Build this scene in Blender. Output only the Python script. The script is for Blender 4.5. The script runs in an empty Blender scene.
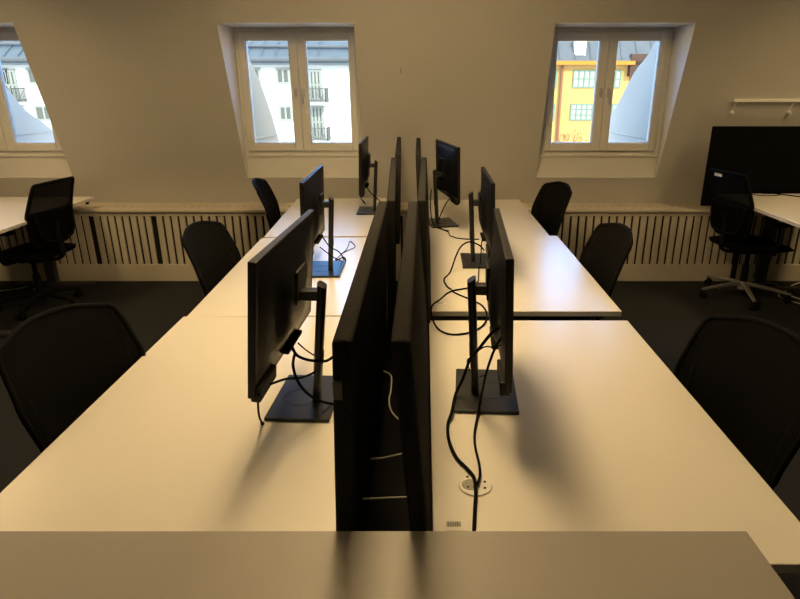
import bpy, bmesh, math, random
from mathutils import Vector, Matrix

C = bpy.context.scene.collection
PI = math.pi
R = math.radians
random.seed(4)

# ---------------------------------------------------------------- camera, world, lights, exposure
sc = bpy.context.scene
cam_d = bpy.data.cameras.new('camera')
cam_d.sensor_width = 36.0
cam_d.lens = 27.0
cam_d.shift_x = -25.0 / 800.0
cam_d.clip_start = 0.02
cam_d.clip_end = 300
cam = bpy.data.objects.new('camera', cam_d)
C.objects.link(cam)
cam.location = (0, 0, 1.66)
cam.rotation_euler = (R(90 - 19.75), 0, 0)
sc.camera = cam

sc.view_settings.view_transform = 'Standard'
sc.view_settings.look = 'None'
sc.view_settings.gamma = 1
sc.view_settings.use_curve_mapping = False
sc.view_settings.exposure = 0.0

world = bpy.data.worlds.new('sky')
sc.world = world
world.use_nodes = True
wn = world.node_tree
bg = wn.nodes['Background']
# clear blue opposite the sun (ahead, +y), paler towards the sun (behind)
_tc = wn.nodes.new('ShaderNodeTexCoord')
_sp = wn.nodes.new('ShaderNodeSeparateXYZ')
_rp = wn.nodes.new('ShaderNodeValToRGB')
_mr = wn.nodes.new('ShaderNodeMapRange')
_mr.inputs['From Min'].default_value = -1
wn.links.new(_tc.outputs['Generated'], _sp.inputs['Vector'])
wn.links.new(_sp.outputs['Y'], _mr.inputs['Value'])
wn.links.new(_mr.outputs['Result'], _rp.inputs['Fac'])
_rp.color_ramp.elements[0].position = 0.4
_rp.color_ramp.elements[0].color = (0.45, 0.48, 0.51, 1)
_rp.color_ramp.elements[1].position = 0.9
_rp.color_ramp.elements[1].color = (0.17, 0.44, 1.0, 1)
wn.links.new(_rp.outputs['Color'], bg.inputs['Color'])
bg.inputs['Strength'].default_value = 8.0

sun_d = bpy.data.lights.new('sun', 'SUN')
sun_d.energy = 6.0
sun_d.angle = R(0.6)
sun_d.color = (1.0, 0.93, 0.82)
sun = bpy.data.objects.new('sun', sun_d)
C.objects.link(sun)
sun.location = (0, 0, 12)
sun.rotation_euler = Vector((-0.35, 0.75, -0.45)).to_track_quat('-Z', 'Y').to_euler()

LAMP = (1.0, 0.70, 0.33)


def area_light(x, y, z, sx, sy, power, spread=180):
    d = bpy.data.lights.new('lamp_or_fill_light', 'AREA')
    d.shape = 'RECTANGLE'
    d.size = sx
    d.size_y = sy
    d.energy = power
    d.color = LAMP
    d.spread = R(spread)
    o = bpy.data.objects.new('lamp_or_fill_light', d)
    C.objects.link(o)
    o.location = (x, y, z)
    return o


area_light(-0.24, 2.62, 2.60, 0.30, 1.7, 45)
up = area_light(-0.24, 2.62, 2.72, 0.28, 1.7, 56)     # added upward fill light, bounced off the ceiling to soften shadows
up.rotation_euler = (PI, 0, 0)
area_light(-3.3, 3.5, 2.785, 0.4, 1.4, 26, 140)
area_light(3.35, 3.5, 2.785, 0.4, 1.4, 26, 140)


# ---------------------------------------------------------------- helpers
def mat(name, col, rough=0.6, spec=0.5, metal=0.0, noise=0.0, scale=60.0, bump=0.0, bscale=300.0, see=0.0, coat=0.0):
    m = bpy.data.materials.new(name)
    m.use_nodes = True
    nt = m.node_tree
    p = nt.nodes['Principled BSDF']
    p.inputs['Base Color'].default_value = (*col, 1)
    p.inputs['Roughness'].default_value = rough
    p.inputs['Specular IOR Level'].default_value = spec
    p.inputs['Metallic'].default_value = metal
    if coat:
        p.inputs['Coat Weight'].default_value = coat
        p.inputs['Coat Roughness'].default_value = 0.15
    tc = nt.nodes.new('ShaderNodeTexCoord')
    if noise:
        n = nt.nodes.new('ShaderNodeTexNoise')
        n.inputs['Scale'].default_value = scale
        n.inputs['Detail'].default_value = 4
        nt.links.new(tc.outputs['Object'], n.inputs['Vector'])
        r = nt.nodes.new('ShaderNodeMapRange')
        r.inputs['To Min'].default_value = 1 - noise
        r.inputs['To Max'].default_value = 1 + noise
        nt.links.new(n.outputs['Fac'], r.inputs['Value'])
        mx = nt.nodes.new('ShaderNodeVectorMath')
        mx.operation = 'SCALE'
        mx.inputs[0].default_value = col
        nt.links.new(r.outputs['Result'], mx.inputs['Scale'])
        nt.links.new(mx.outputs['Vector'], p.inputs['Base Color'])
    if bump:
        n2 = nt.nodes.new('ShaderNodeTexNoise')
        n2.inputs['Scale'].default_value = bscale
        n2.inputs['Detail'].default_value = 3
        nt.links.new(tc.outputs['Object'], n2.inputs['Vector'])
        b = nt.nodes.new('ShaderNodeBump')
        b.inputs['Strength'].default_value = bump
        b.inputs['Distance'].default_value = 0.002
        nt.links.new(n2.outputs['Fac'], b.inputs['Height'])
        nt.links.new(b.outputs['Normal'], p.inputs['Normal'])
    if see:
        t = nt.nodes.new('ShaderNodeBsdfTransparent')
        mix = nt.nodes.new('ShaderNodeMixShader')
        mix.inputs['Fac'].default_value = see
        nt.links.new(p.outputs['BSDF'], mix.inputs[1])
        nt.links.new(t.outputs['BSDF'], mix.inputs[2])
        nt.links.new(mix.outputs['Shader'], nt.nodes['Material Output'].inputs['Surface'])
    return m


def glass_mat():
    m = bpy.data.materials.new('window_glass')
    m.use_nodes = True
    nt = m.node_tree
    nt.nodes.remove(nt.nodes['Principled BSDF'])
    t = nt.nodes.new('ShaderNodeBsdfTransparent')
    t.inputs['Color'].default_value = (0.93, 0.97, 0.97, 1)
    g = nt.nodes.new('ShaderNodeBsdfGlossy')
    g.inputs['Roughness'].default_value = 0.02
    f = nt.nodes.new('ShaderNodeFresnel')
    f.inputs['IOR'].default_value = 1.35
    mix = nt.nodes.new('ShaderNodeMixShader')
    nt.links.new(f.outputs['Fac'], mix.inputs['Fac'])
    nt.links.new(t.outputs['BSDF'], mix.inputs[1])
    nt.links.new(g.outputs['BSDF'], mix.inputs[2])
    nt.links.new(mix.outputs['Shader'], nt.nodes['Material Output'].inputs['Surface'])
    return m


M = dict(
    wall=mat('wall_paint', (0.55, 0.535, 0.51), 0.85, 0.2, noise=0.03, scale=2.5, bump=0.15, bscale=140),
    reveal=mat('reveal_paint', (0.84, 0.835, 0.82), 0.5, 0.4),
    ceil=mat('ceiling_paint', (0.75, 0.73, 0.69), 0.9, 0.2),
    carpet=mat('dark_carpet', (0.024, 0.0245, 0.025), 0.95, 0.1, noise=0.45, scale=220, bump=0.8, bscale=400),
    frame=mat('window_frame_paint', (0.76, 0.75, 0.71), 0.4, 0.4),
    glass=glass_mat(),
    rad=mat('radiator_cover_paint', (0.56, 0.51, 0.42), 0.55, 0.3, noise=0.03, scale=8),
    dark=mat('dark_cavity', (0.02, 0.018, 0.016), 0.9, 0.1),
    desk=mat('white_laminate', (0.80, 0.775, 0.72), 0.27, 0.7, noise=0.012, scale=5),
    deskedge=mat('white_laminate_edge', (0.72, 0.69, 0.63), 0.45, 0.4),
    steel=mat('grey_desk_steel', (0.33, 0.33, 0.33), 0.45, 0.5, metal=0.3),
    legs=mat('dark_desk_leg', (0.035, 0.035, 0.035), 0.5, 0.3),
    felt=mat('charcoal_felt', (0.032, 0.031, 0.030), 1.0, 0.05, noise=0.6, scale=190, bump=0.7, bscale=420),
    black=mat('black_plastic', (0.008, 0.008, 0.0085), 0.42, 0.3, bump=0.05, bscale=700),
    blackmon=mat('monitor_black', (0.0075, 0.0075, 0.008), 0.38, 0.35),
    screen=mat('monitor_screen', (0.008, 0.008, 0.009), 0.18, 0.5),
    stand=mat('stand_dark_metal', (0.030, 0.031, 0.034), 0.36, 0.45, metal=0.35),
    chair=mat('chair_black_plastic', (0.005, 0.005, 0.0055), 0.65, 0.12),
    seat=mat('chair_seat_fabric', (0.004, 0.004, 0.004), 0.95, 0.05, noise=0.3, scale=300),
    mesh=mat('chair_back_mesh', (0.0055, 0.0055, 0.0055), 0.9, 0.06, noise=0.3, scale=300, see=0.06),
    rowframe=mat('chair_back_frame_black', (0.0045, 0.0045, 0.005), 0.75, 0.1),
    mesh2=mat('chair_open_mesh', (0.006, 0.006, 0.0065), 0.8, 0.1, see=0.13),
    alu=mat('satin_aluminium', (0.55, 0.55, 0.54), 0.4, 0.5, metal=0.6),
    dpane=mat('dark_far_window_pane', (0.10, 0.10, 0.09), 0.4, 0.2),
    chrome=mat('chrome', (0.85, 0.85, 0.86), 0.3, 0.5, metal=0.9),
    cable=mat('black_cable', (0.004, 0.004, 0.0045), 0.8, 0.08),
    wcable=mat('white_cable', (0.62, 0.60, 0.56), 0.5, 0.4),
    white=mat('white_plastic', (0.75, 0.74, 0.70), 0.4, 0.4),
    ink=mat('black_ink', (0.03, 0.03, 0.03), 0.7, 0.2),
    cab=mat('taupe_cabinet_laminate', (0.37, 0.35, 0.325), 0.42, 0.4, noise=0.03, scale=6),
    clip=mat('grey_clip', (0.22, 0.21, 0.19), 0.35, 0.4),
    facade=mat('white_render', (0.55, 0.54, 0.51), 0.9, 0.1, noise=0.04, scale=1.5),
    yellow=mat('yellow_render', (0.45, 0.285, 0.10), 0.9, 0.1, noise=0.06, scale=1.5),
    roof=mat('blue_grey_metal_roof', (0.085, 0.105, 0.12), 0.7, 0.2, noise=0.2, scale=3),
    roof2=mat('grey_metal_roof', (0.09, 0.10, 0.11), 0.7, 0.2, noise=0.2, scale=3),
    shutter=mat('grey_green_window_frame', (0.23, 0.245, 0.22), 0.5, 0.2),
    gframe=mat('green_window_frame', (0.14, 0.21, 0.15), 0.6, 0.2),
    wpane=mat('far_window_pane', (0.36, 0.37, 0.34), 0.4, 0.2),
    rail=mat('balcony_iron', (0.10, 0.105, 0.10), 0.6, 0.2),
    pipe=mat('brown_pipe', (0.20, 0.085, 0.045), 0.7, 0.2),
    brick=mat('brown_brick', (0.075, 0.045, 0.035), 0.9, 0.1, noise=0.3, scale=8),
    orange=mat('orange_render', (0.45, 0.17, 0.03), 0.9, 0.1),
    zinc=mat('grey_zinc_sheet', (0.42, 0.37, 0.30), 0.7, 0.2, noise=0.05, scale=4),
    beige=mat('beige_lit_sheet', (0.56, 0.41, 0.25), 0.7, 0.1, noise=0.05, scale=4),  # lit dormer cheek: the warm light on it is put into the colour
    street=mat('street_paving', (0.3, 0.3, 0.29), 0.9, 0.1, noise=0.1, scale=1),
    twig=mat('bare_twigs', (0.16, 0.08, 0.045), 0.9, 0.1),
)


def box(bm, lo, hi, bev=0.0, seg=2, rot=None):
    lo = Vector(lo)
    hi = Vector(hi)
    c = (lo + hi) / 2
    s = hi - lo
    g = bmesh.ops.create_cube(bm, size=1.0)
    vs = g['verts']
    bmesh.ops.scale(bm, vec=s, verts=vs)
    if bev > 0:
        es = list({e for v in vs for e in v.link_edges})
        r = bmesh.ops.bevel(bm, geom=es, offset=bev, segments=seg, affect='EDGES', profile=0.5)
        vs = list({v for f in r['faces'] for v in f.verts} | {v for v in vs if v.is_valid})
    if rot is not None:
        bmesh.ops.rotate(bm, cent=(0, 0, 0), matrix=rot, verts=vs)
    bmesh.ops.translate(bm, vec=c, verts=vs)
    return vs


def quad(bm, a, b, c, d):
    return bm.faces.new([bm.verts.new(p) for p in (a, b, c, d)])


def cyl(bm, p, q, r0, r1=None, n=16, cap=True):
    p = Vector(p)
    q = Vector(q)
    r1 = r0 if r1 is None else r1
    d = q - p
    up = Vector((0, 0, 1)) if abs(d.normalized().z) < 0.95 else Vector((1, 0, 0))
    a = d.cross(up).normalized()
    b = d.cross(a).normalized()
    A = [bm.verts.new(p + (a * math.cos(2 * PI * i / n) + b * math.sin(2 * PI * i / n)) * r0) for i in range(n)]
    B = [bm.verts.new(q + (a * math.cos(2 * PI * i / n) + b * math.sin(2 * PI * i / n)) * r1) for i in range(n)]
    for i in range(n):
        bm.faces.new((A[i], A[(i + 1) % n], B[(i + 1) % n], B[i]))
    if cap:
        bm.faces.new(A[::-1])
        bm.faces.new(B)


def smooth(pts, sub=6, closed=False):
    P = [Vector(p) for p in pts]
    n = len(P)
    if n < 3:
        return P
    out = []
    rng = n if closed else n - 1
    for i in range(rng):
        p0 = P[(i - 1) % n] if (closed or i > 0) else P[i]
        p1 = P[i]
        p2 = P[(i + 1) % n]
        p3 = P[(i + 2) % n] if (closed or i + 2 < n) else P[i + 1]
        for k in range(sub):
            t = k / sub
            out.append(0.5 * ((2 * p1) + (p2 - p0) * t + (2 * p0 - 5 * p1 + 4 * p2 - p3) * t * t + (3 * p1 - p0 - 3 * p2 + p3) * t ** 3))
    if not closed:
        out.append(P[-1])
    return out


def tube(bm, pts, r, n=8, closed=False, flat=1.0):
    P = [Vector(p) for p in pts]
    m = len(P)
    rings = []
    prev = None
    for i in range(m):
        if closed:
            t = (P[(i + 1) % m] - P[i - 1]).normalized()
        else:
            t = (P[min(i + 1, m - 1)] - P[max(i - 1, 0)])
            t = t.normalized() if t.length > 1e-9 else Vector((0, 0, 1))
        if prev is None:
            up = Vector((0, 0, 1)) if abs(t.z) < 0.9 else Vector((1, 0, 0))
            a = (up - t * up.dot(t)).normalized()
        else:
            a = (prev - t * prev.dot(t))
            a = a.normalized() if a.length > 1e-6 else prev
        prev = a
        b = t.cross(a)
        rr = r[i] if isinstance(r, (list, tuple)) else r
        rings.append([bm.verts.new(P[i] + (a * math.cos(2 * PI * k / n) * flat + b * math.sin(2 * PI * k / n)) * rr) for k in range(n)])
    for i in range(m if closed else m - 1):
        A = rings[i]
        B = rings[(i + 1) % m]
        for k in range(n):
            bm.faces.new((A[k], A[(k + 1) % n], B[(k + 1) % n], B[k]))
    if not closed:
        bm.faces.new(rings[0][::-1])
        bm.faces.new(rings[-1])


def prism(bm, prof, axis, a0, a1):
    """extrude a closed 2-D profile along an axis ('x': profile is y,z; 'y': x,z; 'z': x,y)"""
    def pt(u, v, w):
        return {'x': (w, u, v), 'y': (u, w, v), 'z': (u, v, w)}[axis]
    A = [bm.verts.new(pt(u, v, a0)) for u, v in prof]
    B = [bm.verts.new(pt(u, v, a1)) for u, v in prof]
    n = len(prof)
    bm.faces.new(A[::-1])
    bm.faces.new(B)
    for i in range(n):
        bm.faces.new((A[i], A[(i + 1) % n], B[(i + 1) % n], B[i]))


def obj(name, bm, m, parent=None, shade=False, label=None):
    bmesh.ops.recalc_face_normals(bm, faces=bm.faces[:])
    me = bpy.data.meshes.new(name)
    bm.to_mesh(me)
    bm.free()
    if shade:
        me.polygons.foreach_set('use_smooth', [True] * len(me.polygons))
        try:
            me.set_sharp_from_angle(angle=R(38))
        except Exception:
            pass
    for k in (m if isinstance(m, (list, tuple)) else [m]):
        me.materials.append(k)
    o = bpy.data.objects.new(name, me)
    C.objects.link(o)
    if parent is not None:
        o.parent = parent
    if label:
        o['label'] = label
    return o


def tag(o, label, cat, group=None):
    o['label'] = label
    o['category'] = cat
    if group:
        o['group'] = group
    return o


def thing(name, label, cat, loc=(0, 0, 0), rz=0.0, group=None):
    o = bpy.data.objects.new(name, None)
    o.empty_display_size = 0.1
    C.objects.link(o)
    o.location = loc
    o.rotation_euler = (0, 0, rz)
    return tag(o, label, cat, group)


def struct(name, bm, m, parent=None, shade=False):
    o = obj(name, bm, m, parent, shade)
    if parent is None:
        o['kind'] = 'structure'
    return o


def dup(root, loc, rz, label, group=None):
    r = root.copy()
    C.objects.link(r)
    r.location = loc
    r.rotation_euler = (0, 0, rz)
    r['label'] = label
    if group:
        r['group'] = group
    for ch in list(root.children):
        c = ch.copy()
        C.objects.link(c)
        c.parent = r
        for g in list(ch.children):
            d = g.copy()
            C.objects.link(d)
            d.parent = c
    return r


NB = bmesh.new

# ---------------------------------------------------------------- room shell
XL, XR, YB, ZC = -5.6, 5.4, -2.6, 2.9
YF = 5.43                                  # knee wall behind the radiator cover
WZ0 = 0.65


def yw(z):                                 # the sloping mansard wall
    return YF - (z - WZ0) * 0.327


bm = NB()
box(bm, (XL, YB, -0.1), (XR, YF + 0.1, 0))
struct('floor', bm, M['carpet'])
bm = NB()
box(bm, (XL, YB, ZC), (XR, 5.0, ZC + 0.1))
struct('ceiling', bm, M['ceil'])
for nm, x0, x1 in (('wall_left', XL - 0.1, XL), ('wall_right', XR, XR + 0.1)):
    bm = NB()
    box(bm, (x0, YB, 0), (x1, YF + 0.1, ZC))
    struct(nm, bm, M['wall'])
bm = NB()
box(bm, (XL, YB - 0.1, 0), (XR, YB, ZC))
struct('wall_back', bm, M['wall'])

WIN = [-3.625, -1.053, 1.511]              # window centres
HWS = [0.517, 0.517, 0.529]                # half width of each opening
HW = 0.517
OZ0, OZ1 = 0.88, 2.095
YW = 5.37                                  # plane of the window frames

bm = NB()
xs = [XL]
for c, HW in zip(WIN, HWS):
    xs += [c - HW, c + HW]
xs.append(XR)
zs = [WZ0, OZ0, OZ1, ZC]
for i in range(len(xs) - 1):
    for j in range(3):
        if i % 2 == 1 and j == 1:
            continue
        quad(bm, (xs[i], yw(zs[j]), zs[j]), (xs[i + 1], yw(zs[j]), zs[j]), (xs[i + 1], yw(zs[j + 1]), zs[j + 1]), (xs[i], yw(zs[j + 1]), zs[j + 1]))
quad(bm, (XL, YF, 0), (XR, YF, 0), (XR, YF, WZ0), (XL, YF, WZ0))
nw = len(bm.faces)
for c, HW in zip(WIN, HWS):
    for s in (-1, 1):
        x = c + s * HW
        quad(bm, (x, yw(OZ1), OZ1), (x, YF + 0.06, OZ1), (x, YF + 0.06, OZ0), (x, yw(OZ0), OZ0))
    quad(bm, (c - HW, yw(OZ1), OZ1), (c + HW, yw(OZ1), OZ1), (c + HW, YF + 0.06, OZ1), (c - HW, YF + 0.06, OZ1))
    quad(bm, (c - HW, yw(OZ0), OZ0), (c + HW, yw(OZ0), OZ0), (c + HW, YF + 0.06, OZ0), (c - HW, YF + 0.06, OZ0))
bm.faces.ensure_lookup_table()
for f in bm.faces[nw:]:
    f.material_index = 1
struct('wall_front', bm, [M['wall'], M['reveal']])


def frame_rect(bm, x0, x1, z0, z1, l, r, b, t, y0, y1, bev=0.004):
    box(bm, (x0, y0, z0), (x0 + l, y1, z1), bev)
    box(bm, (x1 - r, y0, z0), (x1, y1, z1), bev)
    box(bm, (x0 + l, y0, z0), (x1 - r, y1, z0 + b), bev)
    box(bm, (x0 + l, y0, z1 - t), (x1 - r, y1, z1), bev)


def make_window(n, c):
    w = bpy.data.objects.new('window_%d' % n, None)
    C.objects.link(w)
    w.location = (c, YW, 0)
    w['kind'] = 'structure'
    bm = NB()
    fw = HWS[n - 1] - 0.004
    frame_rect(bm, -fw, fw, 1.075, 2.092, 0.05, 0.05, 0.05, 0.045, -0.012, 0.075)
    obj('window_frame', bm, M['frame'], w)
    bm = NB()
    box(bm, (-fw, 0.0, 0.882), (fw, 0.06, 1.076))
    box(bm, (-fw, -0.014, 1.062), (fw, 0.02, 1.084), 0.004)
    obj('apron_panel', bm, M['frame'], w)
    for s in (-1, 1):
        x0, x1 = (-0.478, -0.002) if s < 0 else (0.002, 0.478)
        l, r = (0.052, 0.066) if s < 0 else (0.066, 0.052)
        bm = NB()
        frame_rect(bm, x0, x1, 1.112, 2.062, l, r, 0.066, 0.062, -0.032, 0.04, 0.006)
        # slim glazing bead
        frame_rect(bm, x0 + l - 0.004, x1 - r + 0.004, 1.112 + 0.062, 2.062 - 0.058, 0.01, 0.01, 0.01, 0.01, -0.022, 0.03, 0.002)
        sash = obj('sash', bm, M['frame'], w)
        bm = NB()
        box(bm, (x0 + l - 0.002, 0.004, 1.176), (x1 - r + 0.002, 0.010, 2.002))
        obj('pane', bm, M['glass'], sash)
        bm = NB()
        hx = x0 + 0.03 if s > 0 else x1 - 0.03
        box(bm, (hx - 0.012, -0.042, 1.555), (hx + 0.012, -0.031, 1.625), 0.003)
        if s > 0:
            cyl(bm, (hx, -0.042, 1.605), (hx, -0.072, 1.605), 0.007, n=10)
            box(bm, (hx - 0.008, -0.080, 1.50), (hx + 0.008, -0.064, 1.615), 0.005)
        obj('handle', bm, M['alu'], sash, True)
        ex = x0 - 0.006 if s < 0 else x1 + 0.006
        for z in (1.24, 1.93):
            bm = NB()
            cyl(bm, (ex, -0.026, z), (ex, -0.026, z + 0.07), 0.008, n=10)
            obj('hinge', bm, M['frame'], sash, True)


for i, c in enumerate(WIN):
    make_window(i + 1, c)

HW = 0.517
# outer dormer cheeks either side of each window, and the metal apron below it
HL = [(5.455, 2.02), (5.54, 1.935), (5.632, 1.85), (5.909, 1.669), (6.216, 1.39), (6.48, 1.088), (6.62, 0.9)]
HR = [(5.455, 2.07), (5.61, 2.0), (5.794, 1.888), (6.10, 1.75), (6.53, 1.436), (6.834, 1.27), (7.02, 1.10), (7.2, 0.9)]
HF = [(5.455, 2.05), (5.75, 1.93), (6.05, 1.75), (6.272, 1.586), (6.445, 1.41), (6.687, 1.278), (6.866, 1.162), (7.1, 1.0), (7.2, 0.9)]
for c, sl, sr, hl, hr in zip(WIN, ('zinc', 'beige', 'zinc'), ('zinc', 'zinc', 'zinc'), (HF, HL, HL), (HR, HR, HR)):
    for s, mm, hyp in ((-1, sl, hl), (1, sr, hr)):
        prof = [(p.y, p.z) for p in smooth([(0, y, z) for y, z in hyp], 4)] + [(5.455, 0.9)]
        bm = NB()
        x = c + s * (HW - 0.045)
        prism(bm, prof, 'x', x, x + s * 0.1)
        z1 = 1.17
        y1 = max(y for y, z in prof if z > z1)
        tube(bm, [(x - s * 0.003, 5.47, z1 + 0.03), (x - s * 0.003, y1 - 0.02, z1)], 0.006, 6)
        struct('dormer_cheek', bm, M[mm])
    bm = NB()
    prism(bm, [(5.455, 1.06), (5.62, 1.02), (6.4, 0.88), (6.4, 0.84), (5.455, 0.9)], 'x', c - HW, c + HW)
    struct('dormer_apron', bm, M['zinc'])

# ---------------------------------------------------------------- radiator cover along the window wall
rc = thing('radiator_cover', 'long beige slatted radiator cover under the windows along the far wall', 'radiator cover', (0, 0, 0))
RX0, RX1, RY = -5.2, 4.6, 5.11
bm = NB()
box(bm, (RX0, RY - 0.008, 0.002), (RX1, RY + 0.02, 0.155), 0.003)
x = RX0
while x < RX1 - 1:
    box(bm, (x, RY - 0.0095, 0.02), (x + 0.004, RY - 0.006, 0.14))
    x += 1.09
obj('plinth', bm, M['rad'], rc)
gaps = (-2.885, -2.345)
bm = NB()
edges = [RX0, gaps[0], gaps[1], RX1]
for e0, e1 in zip(edges[:-1], edges[1:]):
    e0, e1 = e0 + 0.025, e1 - 0.025
    n = round((e1 - e0 + 0.02) / 0.0665)
    pitch = (e1 - e0 + 0.019) / n
    for k in range(n):
        box(bm, (e0 + k * pitch, RY, 0.15), (e0 + k * pitch + pitch - 0.019, RY + 0.018, 0.6), 0.002, 1)
obj('slat_panel', bm, M['rad'], rc)
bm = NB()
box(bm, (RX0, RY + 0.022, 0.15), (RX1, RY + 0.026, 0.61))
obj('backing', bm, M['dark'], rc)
bm = NB()
box(bm, (RX0, RY - 0.004, 0.588), (RX1, RY + 0.02, 0.625), 0.003)
box(bm, (RX0, RY - 0.022, 0.622), (RX1, RY + 0.02, 0.65), 0.008)
obj('moulding', bm, M['rad'], rc)
bm = NB()
box(bm, (RX0, RY + 0.018, 0.632), (RX1, RY + 0.115, 0.649))
box(bm, (RX0, RY + 0.145, 0.632), (RX1, YF - 0.004, 0.649))
x = RX0
while x < RX1:
    box(bm, (x, RY + 0.115, 0.632), (min(x + 0.034, RX1), RY + 0.145, 0.649))
    x += 0.066
obj('top_shelf', bm, M['rad'], rc)
bm = NB()
box(bm, (RX0, RY + 0.10, 0.56), (RX1, RY + 0.16, 0.6))
obj('vent_cavity', bm, M['dark'], rc)

# ---------------------------------------------------------------- desks
def make_desk(label, loc, rz, w, d, z, group, inner):
    """w along y, d along x; origin at the floor under the desk centre; inner = side (+1/-1 in x) towards the dividers"""
    t = thing('office_desk', label, 'desk', loc, rz, group)
    bm = NB()
    box(bm, (-d / 2, -w / 2, z - 0.025), (d / 2, w / 2, z), 0.0025, 2)
    obj('desk_top', bm, M['desk'], t)
    for s in (-1, 1):
        y = s * (w / 2 - 0.16)
        bm = NB()
        box(bm, (-0.04, y - 0.03, 0.03), (0.04, y + 0.03, z - 0.06), 0.006)
        box(bm, (-d / 2 + 0.06, y - 0.035, 0.002), (d / 2 - 0.06, y + 0.035, 0.032), 0.008)
        box(bm, (-d / 2 + 0.1, y - 0.025, z - 0.06), (d / 2 - 0.1, y + 0.025, z - 0.025), 0.003)
        obj('leg', bm, M['legs'], t)
    bm = NB()
    box(bm, (-0.03, -w / 2 + 0.19, z - 0.08), (0.03, w / 2 - 0.19, z - 0.045), 0.003)
    obj('crossbar', bm, M['steel'], t)
    return t


def sticker(t, x, y, z, w=0.05, h=0.03):
    bm = NB()
    box(bm, (x - w / 2, y - h / 2, z), (x + w / 2, y + h / 2, z + 0.0006))
    s = obj('barcode_sticker', bm, M['white'], t, label='white barcode sticker')
    bm = NB()
    xx = x - w / 2 + 0.004
    k = 0
    while xx < x + w / 2 - 0.016:
        ww = (0.0012, 0.002, 0.0008, 0.0016)[k % 4]
        box(bm, (xx, y - h * 0.1, z + 0.0006), (xx + ww, y + h * 0.38, z + 0.0009))
        xx += ww + (0.001, 0.0016)[k % 2]
        k += 1
    obj('barcode', bm, M['ink'], s)


gd = 'white desks in the two facing rows'
dL1 = make_desk('white desk in the left row, nearest and largest, behind the taupe cabinet', (-0.611, 1.678, 0), 0.0, 1.40, 0.834, 0.73, gd, 1)
dL2 = make_desk('middle white desk of the left row, with bluish window reflection', (-0.617, 3.078, 0), R(1.5), 1.385, 0.83, 0.73, gd, 1)
dL3 = make_desk('farthest white desk of the left row, close to the radiator', (-0.657, 4.497, 0), R(2.4), 1.375, 0.83, 0.73, gd, 1)
dR1 = make_desk('white desk in the right row, nearest and largest, with a round power socket', (0.432, 1.655, 0), 0.0, 1.355, 0.83, 0.73, gd, -1)
dR2 = make_desk('middle white desk of the right row, with a bright blue window reflection', (0.444, 3.132, 0), R(-0.2), 1.385, 0.83, 0.73, gd, -1)
dR3 = make_desk('farthest white desk of the right row, close to the radiator', (0.415, 4.53, 0), R(0.3), 1.38, 0.82, 0.712, gd, -1)
sticker(dR1, 0.070 - 0.432, 1.092 - 1.655, 0.7302, 0.05, 0.034)
sticker(dR2, 0.072 - 0.444, 2.535 - 3.132, 0.7302, 0.055, 0.03)
# round power socket let into the nearest right desk
bm = NB()
sx, sy = 0.124 - 0.432, 1.233 - 1.655
cyl(bm, (sx, sy, 0.7302), (sx, sy, 0.7335), 0.0415, 0.039, 32)
so = obj('power_socket', bm, M['white'], dR1, True, label='round white power socket')
bm = NB()
cyl(bm, (sx - 0.012, sy + 0.001, 0.7335), (sx - 0.012, sy + 0.001, 0.7345), 0.0215, 0.0205, 24)
obj('socket_well', bm, mat('socket_shade', (0.33, 0.31, 0.27), 0.5, 0.3), so, True)
for dx, dy in ((-0.019, -0.009), (-0.004, -0.009), (0.024, 0.012), (-0.018, 0.032), (0.022, -0.012)):
    bm = NB()
    cyl(bm, (sx + dx, sy + dy, 0.7335), (sx + dx, sy + dy, 0.7348), 0.0032, n=10)
    obj('socket_hole', bm, M['ink'], so, True)

dLF = make_desk('white desk at the left edge beside the leftmost window', (-3.225, 4.42, 0), R(1.8), 1.45, 0.80, 0.75, None, -1)
bm = NB()
box(bm, (0.30, 0.66, 0.712), (0.375, 0.715, 0.7245), 0.004)
cyl(bm, (0.35, 0.69, 0.69), (0.35, 0.69, 0.714), 0.014, n=14)
obj('corner_clamp', bm, M['black'], dLF, True, label='black clamp under the corner')
dRF = make_desk('white desk at the right edge in front of the wide black screen panel', (2.84, 4.30, 0), 0.0, 1.42, 0.80, 0.80, None, 1)

# ---------------------------------------------------------------- felt dividers
def divider(label, x_near, x_far, y0, y1, z0, z1, lean, th=0.036, clip=False, group='charcoal dividers between the desk rows'):
    """x_near / x_far are the centre lines at the top edge; lean = x shift of the bottom"""
    L = math.hypot(x_far - x_near, y1 - y0)
    t = thing('desk_divider', label, 'divider', ((x_near + x_far) / 2 + lean, (y0 + y1) / 2, z0), math.atan2(-(x_far - x_near), y1 - y0), group)
    bm = NB()
    vs = box(bm, (-th / 2, -L / 2, 0), (th / 2, L / 2, z1 - z0), 0.0085, 3)
    for v in bm.verts:
        v.co.x -= lean * v.co.z / (z1 - z0)
    obj('felt_panel', bm, M['felt'], t, True)
    s = 1 if lean > 0 else -1
    for y in (-L / 2 + 0.25, L / 2 - 0.25):
        x = s * (th / 2 + 0.001)
        bm = NB()
        box(bm, (min(x, x + s * 0.006) - 0.004, y - 0.03, 0.03), (max(x, x + s * 0.006) - 0.001, y + 0.03, 0.13), 0.002)
        obj('bracket', bm, M['black'], t)
    if clip:
        bm = NB()
        xc = -lean * (1.145 - z0) / (z1 - z0)
        box(bm, (xc - th / 2 + 0.001, -L / 2 - 0.0035, 0.565), (xc - th / 2 + 0.018, -L / 2 + 0.012, 0.602), 0.0015)
        obj('clip', bm, M['clip'], t, label='small grey clip on the front edge')
    return t


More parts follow.
